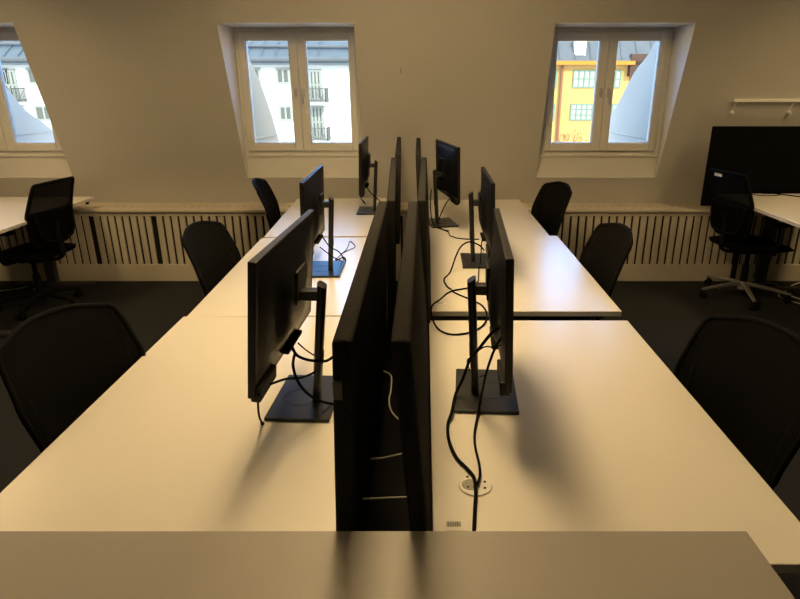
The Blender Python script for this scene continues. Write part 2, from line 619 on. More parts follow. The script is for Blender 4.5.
divider('charcoal felt divider nearest the camera on the left, with a small grey clip', -0.145, -0.161, 0.957, 2.285, 0.56, 1.24, -0.022, clip=True)
divider('charcoal felt divider nearest the camera on the right, leaning left at the top', -0.043, -0.046, 0.957, 2.285, 0.56, 1.24, 0.052)
divider('middle charcoal divider along the left row, second from the camera', -0.131, -0.190, 2.30, 3.74, 0.56, 1.24, -0.015, 0.034)
divider('middle charcoal divider along the right row, second from the camera', -0.014, -0.006, 2.30, 3.74, 0.56, 1.24, 0.026, 0.034)
divider('charcoal divider at the far end of the left row', -0.168, -0.212, 3.79, 5.06, 0.68, 1.255, -0.012, 0.034)
divider('charcoal divider at the far end of the right row', -0.042, -0.054, 3.79, 5.03, 0.68, 1.25, 0.02, 0.034)

# wide black panel behind the far right desk
t = thing('screen_panel', 'wide black fabric screen standing behind the right edge desk', 'divider', (3.12, 5.052, 0.69))
bm = NB()
box(bm, (-0.785, -0.016, 0), (0.785, 0.016, 0.648), 0.006, 3)
obj('fabric_panel', bm, M['seat'], t, True)
for x in (-0.42, 0.72):
    bm = NB()
    prism(bm, [(-0.04, 0.10), (-0.018, 0.10), (-0.018, -0.66), (0.03, -0.665), (0.03, -0.688), (-0.07, -0.688), (-0.07, -0.665), (-0.04, -0.66)], 'x', x - 0.02, x + 0.02)
    obj('support_leg', bm, M['black'], t)

# ---------------------------------------------------------------- monitors
MW, MH = 0.625, 0.362


def make_monitor(label, loc, rz, zt, side, group, tilt=0.012, lean=0.055):
    """faces +x; origin on the desk at the foot of the pole; zt = height of the top edge above the desk"""
    t = thing('monitor', label, 'monitor', loc, rz, group)
    yo = 0.02 * side
    bm = NB()
    box(bm, (-0.062, -0.14 + yo, 0.0), (0.130, 0.14 + yo, 0.011), 0.0025, 2)
    base = obj('base', bm, M['stand'], t)
    bm = NB()
    n = 40
    ring = [(0.05 + 0.052 * math.cos(2 * PI * k / n), yo * 0.4 + 0.052 * math.sin(2 * PI * k / n), 0.0112) for k in range(n)]
    tube(bm, ring, 0.0007, 4, closed=True)
    obj('base_ring', bm, M['black'], base)
    # pole: a flat oval column leaning back, cut slanting at the top
    bm = NB()
    tl = -lean
    ph = 0.385
    prof = []
    for k in range(20):
        a = 2 * PI * k / 20
        prof.append((0.0125 * math.copysign(abs(math.cos(a)) ** 0.7, math.cos(a)), 0.024 * math.copysign(abs(math.sin(a)) ** 0.8, math.sin(a))))
    A = [bm.verts.new((x, y, 0.009)) for x, y in prof]
    B = [bm.verts.new((x + tl * ph, y, ph + x * 0.6)) for x, y in prof]
    for k in range(20):
        bm.faces.new((A[k], A[(k + 1) % 20], B[(k + 1) % 20], B[k]))
    bm.faces.new(A[::-1])
    bm.faces.new(B)
    pole = obj('pole', bm, M['stand'], t, True)
    bm = NB()
    zc = 0.155
    pts = [(-0.0135 + tl * (zc + 0.024 * math.sin(2 * PI * k / 24)), 0.011 * math.cos(2 * PI * k / 24), zc + 0.024 * math.sin(2 * PI * k / 24)) for k in range(24)]
    f = bm.faces.new([bm.verts.new(p) for p in pts])
    r = bmesh.ops.extrude_face_region(bm, geom=[f])
    bmesh.ops.translate(bm, vec=(0.003, 0, 0), verts=[v for v in r['geom'] if isinstance(v, bmesh.types.BMVert)])
    obj('cable_hole', bm, M['dark'], pole)
    # arm
    zm = zt - MH / 2 + 0.03
    bm = NB()
    za = min(ph - 0.03, zm)
    box(bm, (tl * za - 0.006, -0.02, za - 0.015), (0.055, 0.02, za + 0.015), 0.004)
    obj('arm', bm, M['stand'], t)
    # panel, tilted: top leans back
    rot = Matrix.Rotation(-math.atan2(tilt, MH), 4, 'Y')

    def place(bmx):
        bmx.transform(Matrix.Translation((0.06, 0, zt - MH / 2)) @ rot)
    bm = NB()
    box(bm, (0.0, -MW / 2, -MH / 2), (0.020, MW / 2, MH / 2), 0.003, 2)
    place(bm)
    pan = obj('panel', bm, M['blackmon'], t)
    # convex back shell
    bm = NB()
    nu, nv = 22, 14
    W2, H2 = MW / 2 - 0.012, MH / 2 - 0.012
    grid = []
    for i in range(nu + 1):
        row = []
        for j in range(nv + 1):
            u = -1 + 2 * i / nu
            v = -1 + 2 * j / nv
            ex = max(0.0, 1 - abs(u) ** 3.2) * max(0.0, 1 - abs(v) ** 3.2)
            cb = 1 / (1 + math.exp((abs(u) - 0.46) * 26)) / (1 + math.exp((v - 0.42) * 22)) / (1 + math.exp((-v - 0.66) * 22))
            row.append(bm.verts.new((-0.0155 * ex - 0.017 * cb + 0.001, u * W2, v * H2)))
        grid.append(row)
    for i in range(nu):
        for j in range(nv):
            bm.faces.new((grid[i][j], grid[i + 1][j], grid[i + 1][j + 1], grid[i][j + 1]))
    bd = [e for e in bm.edges if e.is_boundary]
    r = bmesh.ops.extrude_edge_only(bm, edges=bd)
    for v in [g for g in r['geom'] if isinstance(g, bmesh.types.BMVert)]:
        v.co.x = 0.004
    place(bm)
    obj('back_cover', bm, M['blackmon'], pan, True)
    bm = NB()
    box(bm, (0.0195, -MW / 2 + 0.007, -MH / 2 + 0.016), (0.0208, MW / 2 - 0.007, MH / 2 - 0.007))
    place(bm)
    obj('screen', bm, M['screen'], pan)
    bm = NB()
    box(bm, (-0.037, -0.05, -0.02), (-0.028, 0.05, 0.08), 0.003)
    place(bm)
    obj('mount_plate', bm, M['black'], pan)
    bm = NB()
    box(bm, (-0.024, -0.08, -0.162), (-0.002, 0.08, -0.150), 0.002)
    place(bm)
    obj('port_strip', bm, M['dark'], pan)
    bm = NB()
    yb = -MW / 2 * side
    y0_, y1_ = sorted((yb + side * 0.004, yb + side * 0.15))
    box(bm, (-0.013, y0_, -MH / 2 - 0.012), (0.014, y1_, -MH / 2 + 0.03), 0.005)
    place(bm)
    obj('button_strip', bm, M['black'], pan)
    return t


gm = 'black monitors along the divider'
P = math.pi
for label, x, y, yaw, zt, side, zd, tilt, lean in (
    ('black monitor seen from behind on the nearest left desk, largest on the left', -0.336, 1.648, R(-2.7), 0.541, 'L', 0.73, 0.036, 0.10),
    ('black monitor on the middle left desk, its lower part hidden by the nearest one', -0.498, 3.034, R(0.9), 0.511, 'L', 0.73, 0.012, 0.06),
    ('small far black monitor on the farthest left desk under the middle window', -0.391, 4.60, R(0.7), 0.540, 'L', 0.73, 0.012, 0.06),
    ('black monitor on the nearest right desk, largest on the right', 0.159, 1.696, R(-3.5), 0.537, 'R', 0.73, 0.014, 0.055),
    ('black monitor on the middle right desk, seen almost edge on', 0.265, 3.197, R(-0.6), 0.483, 'R', 0.73, 0.012, 0.055),
    ('far black monitor turned towards the camera on the farthest right desk', 0.088, 4.24, R(12), 0.566, 'R', 0.712, 0.008, 0.055),
):
    make_monitor(label, (x, y, zd + 0.0002), (P if side == 'L' else 0) + yaw, zt, -1 if side == 'L' else 1, gm, tilt, lean)

# ---------------------------------------------------------------- office chairs
def back_surface(y, z, w, x0, x1, z0, z1, curve):
    t = (z - z0) / (z1 - z0)
    return x0 + (x1 - x0) * t + 0.02 * math.sin(PI * t) + curve * (2 * y / w) ** 2


def back_outline(w, wtop, z0, z1, rc, arch):
    """closed outline (y, z) of a backrest, rounded top corners and a gently arched top"""
    pts = []
    hw0, hw1 = w / 2 * 0.86, wtop / 2
    n = 10
    pts += [(-hw0 * 0.75, z0), (0, z0 - 0.005), (hw0 * 0.75, z0), (hw0, z0 + 0.04)]
    for k in range(1, 6):
        t = k / 6
        yy = hw0 + (w / 2 - hw0) * min(1, t * 2.2) if t < 0.5 else w / 2 + (hw1 - w / 2) * (t - 0.5) * 2
        pts.append((yy, z0 + 0.04 + (z1 - rc - z0 - 0.04) * t))
    for k in range(0, 6):
        a = PI / 2 * k / 5
        pts.append((hw1 - rc + rc * math.cos(a), z1 - arch - rc + rc * math.sin(a)))
    pts.append((hw1 * 0.4, z1 - arch * 0.2))
    pts.append((0, z1))
    right = pts[3:-1]
    left = [(-y, z) for y, z in right[::-1]]
    return pts[:3][1:2] and [pts[0], pts[1], pts[2]] + right + [(0, z1)] + left


def fill_surface(bm, outline, fx, inset=0.0, thick=0.006, zlo=None, zhi=None, nu=12, nv=16):
    """a curved sheet inside the outline"""
    zs_ = [p[1] for p in outline]
    z0, z1 = min(zs_), max(zs_)
    a = z0 + 0.006 if zlo is None else zlo
    b = z1 - 0.004 if zhi is None else zhi
    ol = [Vector((p[0], p[1])) for p in outline]

    def width(z):
        m = 0
        for i in range(len(ol)):
            p, q = ol[i], ol[(i + 1) % len(ol)]
            if (p.y - z) * (q.y - z) <= 0 and abs(p.y - q.y) > 1e-9:
                t = (z - p.y) / (q.y - p.y)
                m = max(m, abs(p.x + (q.x - p.x) * t))
        return m
    F, K = [], []
    for j in range(nv + 1):
        z = a + (b - a) * j / nv
        w = max(0.02, width(z) - inset)
        F.append([bm.verts.new((fx(w * (-1 + 2 * i / nu), z) + thick / 2, w * (-1 + 2 * i / nu), z)) for i in range(nu + 1)])
        K.append([bm.verts.new((fx(w * (-1 + 2 * i / nu), z) - thick / 2, w * (-1 + 2 * i / nu), z)) for i in range(nu + 1)])
    for j in range(nv):
        for i in range(nu):
            bm.faces.new((F[j][i], F[j][i + 1], F[j + 1][i + 1], F[j + 1][i]))
            bm.faces.new((K[j][i], K[j + 1][i], K[j + 1][i + 1], K[j][i + 1]))
        bm.faces.new((F[j][0], F[j + 1][0], K[j + 1][0], K[j][0]))
        bm.faces.new((F[j][nu], K[j][nu], K[j + 1][nu], F[j + 1][nu]))
    for i in range(nu):
        bm.faces.new((F[0][i], K[0][i], K[0][i + 1], F[0][i + 1]))
        bm.faces.new((F[nv][i], F[nv][i + 1], K[nv][i + 1], K[nv][i]))


def make_chair(label, loc, rz, group, kind, legmat, star=0.0, high=1.02, reach=0.305):
    t = thing('office_chair', label, 'chair', loc, rz, group)
    # star base with casters
    bm = NB()
    cyl(bm, (0, 0, 0.07), (0, 0, 0.135), 0.04, 0.032, 20)
    obj('hub', bm, M['chair'] if legmat != 'chrome' else M['chrome'], t, True)
    for k in range(5):
        a = 2 * PI * k / 5 + star
        d = Vector((math.cos(a), math.sin(a), 0))
        bm = NB()
        tube(bm, [d * 0.02 + Vector((0, 0, 0.115)), d * 0.12 + Vector((0, 0, 0.108)), d * 0.24 * reach / 0.305 + Vector((0, 0, 0.088)), d * reach + Vector((0, 0, 0.075))], [0.024, 0.021, 0.016, 0.012], 10, flat=0.8)
        leg = obj('base_leg', bm, M[legmat], t, True)
        bm = NB()
        p = d * (reach - 0.005)
        sd = Vector((-d.y, d.x, 0))
        cyl(bm, p + Vector((0, 0, 0.05)), p + Vector((0, 0, 0.082)), 0.007, n=8)
        c = p - d * 0.012 + Vector((0, 0, 0.028))
        for s in (-1, 1):
            cyl(bm, c + sd * s * 0.006, c + sd * s * 0.024, 0.0275, 0.024, 18)
        box(bm, c + Vector((-0.014, -0.014, 0.008)), c + Vector((0.014, 0.014, 0.036)), 0.005)
        obj('caster', bm, M['chair'], leg, True)
    bm = NB()
    cyl(bm, (0, 0, 0.13), (0, 0, 0.27), 0.027, n=20)
    cyl(bm, (0, 0, 0.27), (0, 0, 0.41), 0.016, n=20)
    obj('gas_column', bm, M['chair'], t, True)
    bm = NB()
    box(bm, (-0.13, -0.075, 0.385), (0.11, 0.075, 0.43), 0.012, 3)
    tube(bm, [(0.03, -0.07, 0.41), (0.04, -0.16, 0.41), (0.04, -0.21, 0.405)], 0.006, 8)
    obj('tilt_mechanism', bm, M['chair'], t, True)
    # seat cushion with a waterfall front
    bm = NB()
    nx, ny = 16, 16
    top, bot = [], []
    for i in range(nx + 1):
        r1, r2 = [], []
        for j in range(ny + 1):
            u, v = -1 + 2 * i / nx, -1 + 2 * j / ny
            k = 0.18
            x = u * math.sqrt(1 - k * v * v) * 0.245
            y = v * math.sqrt(1 - k * u * u) * 0.245
            edge = max(abs(u), abs(v))
            zt_ = 0.485 - 0.022 * edge ** 6 - (0.02 * max(0, u) ** 3) - 0.008 * (1 - u * u) * (1 - v * v)
            r1.append(bm.verts.new((x, y, zt_)))
            r2.append(bm.verts.new((x * 0.96, y * 0.96, 0.432)))
        top.append(r1)
        bot.append(r2)
    for i in range(nx):
        for j in range(ny):
            bm.faces.new((top[i][j], top[i + 1][j], top[i + 1][j + 1], top[i][j + 1]))
            bm.faces.new((bot[i][j], bot[i][j + 1], bot[i + 1][j + 1], bot[i + 1][j]))
    for i in range(nx):
        bm.faces.new((top[i][0], bot[i][0], bot[i + 1][0], top[i + 1][0]))
        bm.faces.new((top[i][ny], top[i + 1][ny], bot[i + 1][ny], bot[i][ny]))
        bm.faces.new((top[0][i], top[0][i + 1], bot[0][i + 1], bot[0][i]))
        bm.faces.new((top[nx][i], bot[nx][i], bot[nx][i + 1], top[nx][i + 1]))
    obj('seat', bm, M['seat'], t, True)
    # backrest
    if kind == 'row':
        z0, z1, x0, x1, w, wt, rc_, arch, curve = 0.53, 0.965, -0.235, -0.36, 0.48, 0.445, 0.04, 0.03, 0.042
    else:
        z0, z1, x0, x1, w, wt, rc_, arch, curve = 0.53, high, -0.225, -0.34, 0.48, 0.43, 0.022, 0.006, 0.035

    def fx(y, z):
        return back_surface(y, z, w, x0, x1, z0, z1, curve)
    ol = back_outline(w, wt, z0, z1, rc_, arch)
    bm = NB()
    pts = smooth([(fx(y, z), y, z) for y, z in ol], 3, True)
    tube(bm, pts, 0.009 if kind == 'row' else 0.0125, 8, True)
    if kind == 'far':
        zb = 0.78
        tube(bm, [(fx(y, zb), y, zb) for y in [(-0.225 + 0.45 * k / 10) for k in range(11)]], 0.011, 8)
        tube(bm, smooth([(fx(y, zb) - 0.012, y, zb - dz) for y, dz in ((-0.2, 0.0), (-0.17, 0.17), (-0.08, 0.22), (0.08, 0.22), (0.17, 0.17), (0.2, 0.0))], 4), 0.012, 8)
    fr = obj('back_frame', bm, M['rowframe'], t, True)
    bm = NB()
    if kind == 'row':
        fill_surface(bm, ol, fx)
        obj('back_mesh', bm, M['mesh'], fr, True)
        for s in (-1, 1):
            bm = NB()
            P_ = [(fx(s * (w / 2 - 0.035 - 0.01 * k), z) - 0.004, s * (w / 2 - 0.035 - 0.02 * (1 - k)), z) for k, z in ((0, z0 + 0.03), (0.5, (z0 + z1) / 2), (1, z1 - 0.06))]
            tube(bm, smooth(P_, 4), 0.012, 8, flat=0.5)
            obj('back_rib', bm, M['rowframe'], fr, True)
    else:
        fill_surface(bm, ol, fx, zlo=0.785, zhi=z1 - 0.004, thick=0.004)
        obj('back_mesh', bm, M['mesh2'], fr, True)
        bm = NB()
        fill_surface(bm, ol, fx, zhi=0.78, thick=0.02)
        obj('back_pad', bm, M['seat'], fr, True)
        bm = NB()
        box(bm, (fx(0.12, z1 - 0.035) - 0.016, 0.03, z1 - 0.045), (fx(0.12, z1 - 0.035) - 0.010, 0.12, z1 - 0.022), 0.002)
        if legmat == 'chrome':
            obj('label_plate', bm, M['white'], fr, label='small pale tag at the top of the back')
        else:
            bm.free()
    bm = NB()
    tube(bm, smooth([(-0.09, 0, 0.40), (-0.2, 0, 0.40), (-0.265, 0, 0.45), (fx(0, 0.58) - 0.02, 0, 0.58), (fx(0, 0.70) - 0.018, 0, 0.70)], 5), 0.024, 10, flat=0.55)
    obj('back_support', bm, M['chair'], t, True)
    if kind == 'far':
        for s in (-1, 1):
            bm = NB()
            tube(bm, smooth([(0.0, s * 0.16, 0.42), (0.0, s * 0.27, 0.43), (0.0, s * 0.285, 0.50), (0.0, s * 0.285, 0.655)], 5), 0.016, 10, flat=0.7)
            arm = obj('armrest', bm, M['chair'], t, True)
            bm = NB()
            box(bm, (-0.12, s * 0.285 - 0.038, 0.65), (0.12, s * 0.285 + 0.038, 0.678), 0.012, 3)
            obj('arm_pad', bm, M['chair'], arm, True)
    return t


gc = 'black chairs pushed in at the desk rows'
c0 = make_chair('black mesh chair pulled up to the nearest left desk, large at the left', (-0.88, 1.69, 0), R(-18), gc, 'row', 'chair', 0.3)
dup(c0, (-0.86, 3.06, 0), R(-6), 'black mesh chair at the middle left desk, in front of the radiator slats', gc)
dup(c0, (-0.96, 4.70, 0), R(6), 'small far black chair at the farthest left desk below the middle window', gc)
dup(c0, (0.73, 1.57, 0), P + R(19), 'black mesh chair at the nearest right desk, cut off by the right edge', gc)
dup(c0, (0.675, 3.02, 0), P + R(5), 'black mesh chair at the middle right desk, in front of the radiator slats', gc)
dup(c0, (0.685, 4.40, 0), P + R(15), 'small far black chair at the farthest right desk below the right window', gc)
make_chair('black office chair with armrests at the left edge desk, on a black base', (-3.02, 4.45, 0), P - R(6), None, 'far', 'chair', 0.5, 0.995)
make_chair('black office chair with chrome star base at the right edge desk', (2.62, 4.70, 0), R(10), None, 'far', 'chrome', R(176), 1.03, 0.35)

# ---------------------------------------------------------------- cabinet in the foreground
t = thing('storage_cabinet', 'low taupe storage cabinet across the bottom foreground', 'cabinet', (-0.19, 0.735, 0))
bm = NB()
box(bm, (-0.79, -0.19, 0.04), (0.79, 0.19, 0.826), 0.003)
box(bm, (-0.77, -0.17, 0.001), (0.77, 0.17, 0.04))
obj('cabinet_body', bm, M['cab'], t)
bm = NB()
box(bm, (-0.808, -0.205, 0.8265), (0.808, 0.2, 0.852), 0.0015)
obj('cabinet_top', bm, M['cab'], t)
for s in (-1, 1):
    bm = NB()
    x0, x1 = (0.003, 0.786) if s > 0 else (-0.786, -0.003)
    box(bm, (x0, -0.208, 0.045), (x1, -0.191, 0.822), 0.002)
    d = obj('door', bm, M['cab'], t)
    bm = NB()
    box(bm, (s * 0.05 - 0.006, -0.232, 0.55), (s * 0.05 + 0.006, -0.208, 0.68), 0.003)
    obj('handle', bm, M['steel'], d)

# ---------------------------------------------------------------- cables
def cable(name, label, pts, r=0.0035, m='cable', plug=None, group=None, mid=None):
    t = NB()
    tube(t, smooth(pts, 7), r, 7)
    if plug:
        a, b = Vector(pts[-2]), Vector(pts[-1])
        d = (b - a).normalized()
        cyl(t, b - d * 0.004, b + d * plug, 0.0058, 0.0045, 10)
    o = obj(name, t, M[m], None, True)
    return tag(o, label, 'cable', group)


cable('power_cable', 'thick black cable curling down from the nearest right monitor to the round socket', [(0.215, 1.47, 1.06), (0.185, 1.49, 1.035), (0.151, 1.56, 0.947), (0.134, 1.64, 0.875), (0.118, 1.675, 0.797), (0.096, 1.66, 0.753), (0.08, 1.564, 0.7465), (0.066, 1.509, 0.735), (0.066, 1.427, 0.735), (0.082, 1.347, 0.735), (0.107, 1.298, 0.735), (0.122, 1.253, 0.739), (0.122, 1.198, 0.7385), (0.117, 1.155, 0.735), (0.107, 1.06, 0.735)], 0.0046)
cable('data_cable', 'thinner black cable running straight down over the nearest right monitor base', [(0.215, 1.45, 1.05), (0.19, 1.455, 1.01), (0.174, 1.5, 0.92), (0.167, 1.56, 0.812), (0.162, 1.58, 0.7465), (0.142, 1.478, 0.735), (0.136, 1.402, 0.735), (0.14, 1.32, 0.735), (0.137, 1.262, 0.739), (0.127, 1.223, 0.741)], 0.0036)
cable('thin_cable', 'thin black cable drooping behind the nearest right monitor pole', [(0.21, 1.44, 1.02), (0.182, 1.45, 1.006), (0.161, 1.5, 0.983), (0.14, 1.62, 0.9), (0.135, 1.74, 0.822), (0.163, 1.79, 0.7455), (0.2, 1.80, 0.7455)], 0.002)
cable('power_cable', 'big loose black cable loop crossing the gap between the two nearest right desks', [(0.264, 2.846, 0.7345), (0.218, 2.753, 0.7345), (0.123, 2.693, 0.7345), (0.069, 2.58, 0.7345), (0.030, 2.488, 0.7345), (0.032, 2.344, 0.7345), (0.055, 2.224, 0.7345), (0.106, 2.172, 0.7345), (0.178, 2.193, 0.7345), (0.236, 2.266, 0.7345), (0.264, 2.379, 0.7345), (0.253, 2.501, 0.7345), (0.206, 2.58, 0.7345), (0.146, 2.664, 0.7345), (0.129, 2.708, 0.7345)], 0.0038)
cable('power_cable', 'black cable arching over the middle right monitor pole down to the desk', [(0.304, 3.0, 0.854), (0.282, 3.05, 0.868), (0.235, 3.10, 0.872), (0.194, 3.12, 0.842), (0.163, 3.05, 0.808), (0.132, 3.0, 0.7355), (0.096, 2.879, 0.7345), (0.107, 2.768, 0.7345), (0.124, 2.725, 0.7345)], 0.0042)
cable('data_cable', 'thin black cable hanging from the middle right monitor over its base', [(0.297, 3.0, 0.923), (0.293, 3.02, 0.881), (0.299, 3.12, 0.7465), (0.285, 3.04, 0.7455), (0.277, 2.964, 0.7345), (0.268, 2.86, 0.7345)], 0.003)
cable('power_cable', 'black cable dropping from the far right monitor behind its pole', [(0.187, 4.15, 0.931), (0.155, 4.2, 0.88), (0.123, 4.26, 0.803), (0.095, 4.22, 0.727), (0.115, 4.075, 0.7165), (0.164, 4.013, 0.7165)], 0.004)
cable('power_cable', 'black cable trailing from the far right monitor onto the middle right desk', [(0.045, 4.31, 0.95), (0.04, 4.30, 0.82), (0.06, 4.16, 0.727), (0.118, 4.06, 0.7165), (0.157, 3.98, 0.7165), (0.162, 3.86, 0.722), (0.17, 3.79, 0.7345), (0.21, 3.734, 0.7345), (0.285, 3.708, 0.7345), (0.342, 3.708, 0.7345)], 0.0038)
cable('power_cable', 'black cable curving from the nearest left monitor ports round to the clipped divider', [(-0.371, 1.56, 0.938), (-0.365, 1.5, 0.929), (-0.357, 1.5, 0.883), (-0.339, 1.52, 0.834), (-0.315, 1.56, 0.786), (-0.285, 1.609, 0.746), (-0.261, 1.625, 0.735), (-0.215, 1.63, 0.735)], 0.0042)
cable('data_cable', 'black cable threaded through the pole hole of the nearest left monitor', [(-0.371, 1.53, 0.97), (-0.366, 1.56, 0.931), (-0.344, 1.6, 0.897), (-0.312, 1.63, 0.879), (-0.292, 1.64, 0.877), (-0.262, 1.66, 0.895), (-0.22, 1.70, 0.93)], 0.0045)
cable('thin_cable', 'thin cable stretched from the ports to the pole of the nearest left monitor', [(-0.36, 1.56, 0.969), (-0.348, 1.6, 0.929), (-0.330, 1.64, 0.891)], 0.0022)
cable('usb_cable', 'short loose cable end with plug hanging below the nearest left monitor', [(-0.42, 1.34, 0.925), (-0.436, 1.38, 0.863), (-0.454, 1.44, 0.80), (-0.470, 1.51, 0.738)], 0.003, plug=0.03)
cable('data_cable', 'black cable passing low from the pole to the underside of the nearest left monitor', [(-0.385, 1.34, 0.955), (-0.372, 1.44, 0.917), (-0.353, 1.52, 0.879), (-0.338, 1.6, 0.851), (-0.330, 1.64, 0.841)], 0.0035)
cable('power_cable', 'black cable drooping in a curve behind the middle left monitor', [(-0.524, 2.98, 0.933), (-0.489, 2.99, 0.876), (-0.451, 3.05, 0.83), (-0.44, 3.2, 0.7365), (-0.462, 3.29, 0.7345), (-0.505, 3.20, 0.7345), (-0.54, 3.19, 0.7345)], 0.0032)
cable('data_cable', 'thin black cable hanging to the desk behind the middle left monitor', [(-0.532, 2.95, 0.883), (-0.48, 3.0, 0.82), (-0.455, 3.2, 0.737), (-0.474, 3.32, 0.7345)], 0.0028)
cable('thin_cable', 'thin twisted cable lying in a kinked loop on the middle left desk', [(-0.505, 3.235, 0.7335), (-0.488, 3.33, 0.7335), (-0.467, 3.486, 0.7335), (-0.469, 3.657, 0.7335), (-0.424, 3.533, 0.7335), (-0.446, 3.463, 0.7335), (-0.485, 3.373, 0.7335)], 0.0022)
cable('power_cable', 'black cable sagging from the far left monitor past its pole to the adapter', [(-0.435, 4.45, 0.952), (-0.412, 4.5, 0.9), (-0.375, 4.56, 0.848), (-0.345, 4.65, 0.80), (-0.325, 4.72, 0.772)], 0.004)
cable('usb_cable', 'short cable end with plug hanging below the far left monitor', [(-0.462, 4.33, 0.93), (-0.465, 4.35, 0.881), (-0.452, 4.38, 0.852)], 0.0035, plug=0.03)
cable('white_cable', 'white cable looping down in the gap between the two nearest dividers', [(-0.1265, 1.65, 0.836), (-0.104, 1.65, 0.819), (-0.102, 1.6, 0.797), (-0.105, 1.55, 0.792), (-0.094, 1.5, 0.781), (-0.058, 1.45, 0.772)], 0.0022, 'wcable')
cable('white_cable', 'short slanting white cable across the gap between the two nearest dividers', [(-0.139, 1.3, 0.762), (-0.109, 1.3, 0.765), (-0.084, 1.3, 0.771), (-0.036, 1.3, 0.783)], 0.0022, 'wcable')
cable('white_cable', 'white cable lying level across the gap, closest to the cabinet', [(-0.144, 1.15, 0.757), (-0.092, 1.15, 0.760), (-0.032, 1.15, 0.762)], 0.0022, 'wcable')
cable('power_cable', 'dark cable lying in a flat loop on the right edge desk by the black screen', [(2.66, 4.98, 0.8035), (2.70, 4.95, 0.8035), (2.749, 4.90, 0.8035), (2.864, 4.90, 0.8035), (2.93, 4.95, 0.8035), (2.90, 4.985, 0.8035), (2.80, 4.99, 0.8035)], 0.0032)
cable('power_cable', 'thicker dark cable running forward across the right edge desk', [(2.90, 4.99, 0.8045), (2.96, 4.92, 0.8045), (3.05, 4.80, 0.8045), (3.2, 4.62, 0.8045)], 0.0045)
cable('floor_cable', 'pale cable curling on the carpet under the right edge desk', [(3.001, 5.05, 0.005), (3.077, 5.01, 0.005), (3.07, 4.873, 0.005), (2.962, 4.743, 0.005), (2.93, 4.66, 0.005), (2.96, 4.571, 0.005), (3.05, 4.454, 0.005)], 0.0045, 'wcable')
cable('floor_cable', 'second pale cable crossing the curl on the carpet at the right edge', [(3.313, 5.038, 0.0115), (3.194, 4.954, 0.0115), (3.06, 4.82, 0.0115), (3.03, 4.668, 0.0115), (3.12, 4.5, 0.0115)], 0.0045, 'wcable')
cable('floor_cable', 'pale cable lying on the carpet under the left edge desk', [(-3.75, 4.76, 0.005), (-3.609, 4.82, 0.005), (-3.52, 4.873, 0.005), (-3.464, 4.927, 0.005), (-3.437, 5.038, 0.005)], 0.005, 'wcable')

# small white adapter by the far left monitor's foot, small plugs on the right desks
t = thing('power_adapter', 'small white plug adapter at the foot of the far left monitor', 'adapter', (-0.318, 4.74, 0.731))
bm = NB()
box(bm, (-0.03, -0.045, 0), (0.03, 0.045, 0.032), 0.008, 3)
obj('adapter_body', bm, M['white'], t, True)
bm = NB()
cyl(bm, (0, 0, 0.031), (0, 0, 0.038), 0.012, n=14)
obj('strain_relief', bm, M['black'], t, True)

# ---------------------------------------------------------------- things on the sloping wall
nrm = Vector((0, -1, -0.327)).normalized()
t = thing('wall_rail', 'thin white rail on the sloping wall above the black screen', 'rail', (2.50, yw(1.535), 1.535))
bm = NB()
box(bm, (0.0, -0.03, -0.012), (1.0, 0.006, 0.012), 0.003)
obj('rail', bm, M['reveal'], t)
for dx in (0.03, 0.50):
    bm = NB()
    tube(bm, [(dx, -0.012, -0.01), (dx - 0.004, 0.01, -0.05), (dx - 0.01, 0.03, -0.09)], 0.006, 8)
    cyl(bm, (dx - 0.005, 0.034, -0.092), (dx - 0.005, 0.0, -0.102), 0.016, 0.012, 14)
    obj('rail_bracket', bm, M['reveal'], t, True)
t = thing('wall_hook', 'tiny hook on the bare wall right of the middle window', 'hook', (-0.19, yw(1.772), 1.772))
bm = NB()
cyl(bm, (0, 0.002, 0), (0, -0.012, -0.003), 0.008, 0.006, 12)
obj('hook_plate', bm, M['rad'], t, True)
bm = NB()
tube(bm, smooth([(0, -0.012, -0.003), (0, -0.026, -0.008), (0, -0.03, -0.024), (0, -0.024, -0.034)], 4), 0.0035, 8)
obj('hook', bm, M['steel'], t, True)

# ceiling lamps (above the picture) that house the lights
for lab, x, y in (('white ceiling lamp over the two desk rows', -0.24, 2.62), ('white ceiling lamp over the left edge desk', -3.3, 3.5), ('white ceiling lamp over the right edge desk', 3.35, 3.5)):
    t = thing('ceiling_lamp', lab, 'lamp', (x, y, 2.605 if abs(x) < 1 else 2.79))
    bm = NB()
    box(bm, (-0.17, -0.87, 0.0), (0.17, 0.87, 0.105), 0.004)
    obj('housing', bm, M['reveal'], t)
    if abs(x) < 1:
        for yy in (-0.6, 0.6):
            bm = NB()
            cyl(bm, (0, yy, 0.1), (0, yy, ZC - 2.606), 0.006, n=8)
            obj('suspension_rod', bm, M['steel'], t)

# ---------------------------------------------------------------- outside
bm = NB()
box(bm, (-40, 7.5, -13), (40, 60, -12.9))
struct('street', bm, M['street'])


def far_window(b, x0, x1, z0, z1, y, fm, cols, rows, bar=0.05, pm='wpane'):
    bm = NB()
    box(bm, (x0, y - 0.05, z0), (x1, y - 0.01, z0 + bar))
    box(bm, (x0, y - 0.05, z1 - bar), (x1, y - 0.01, z1))
    for i in range(cols + 1):
        x = x0 + (x1 - x0 - bar) * i / cols
        box(bm, (x, y - 0.05, z0 + bar), (x + bar, y - 0.01, z1 - bar))
    for j in range(1, rows):
        z = z0 + (z1 - z0) * j / rows
        box(bm, (x0 + bar, y - 0.045, z - bar * 0.4), (x1 - bar, y - 0.012, z + bar * 0.4))
    f = obj('window', bm, M[fm], b)
    bm = NB()
    box(bm, (x0 + 0.01, y - 0.02, z0 + 0.01), (x1 - 0.01, y - 0.004, z1 - 0.01))
    obj('pane', bm, M[pm], f)


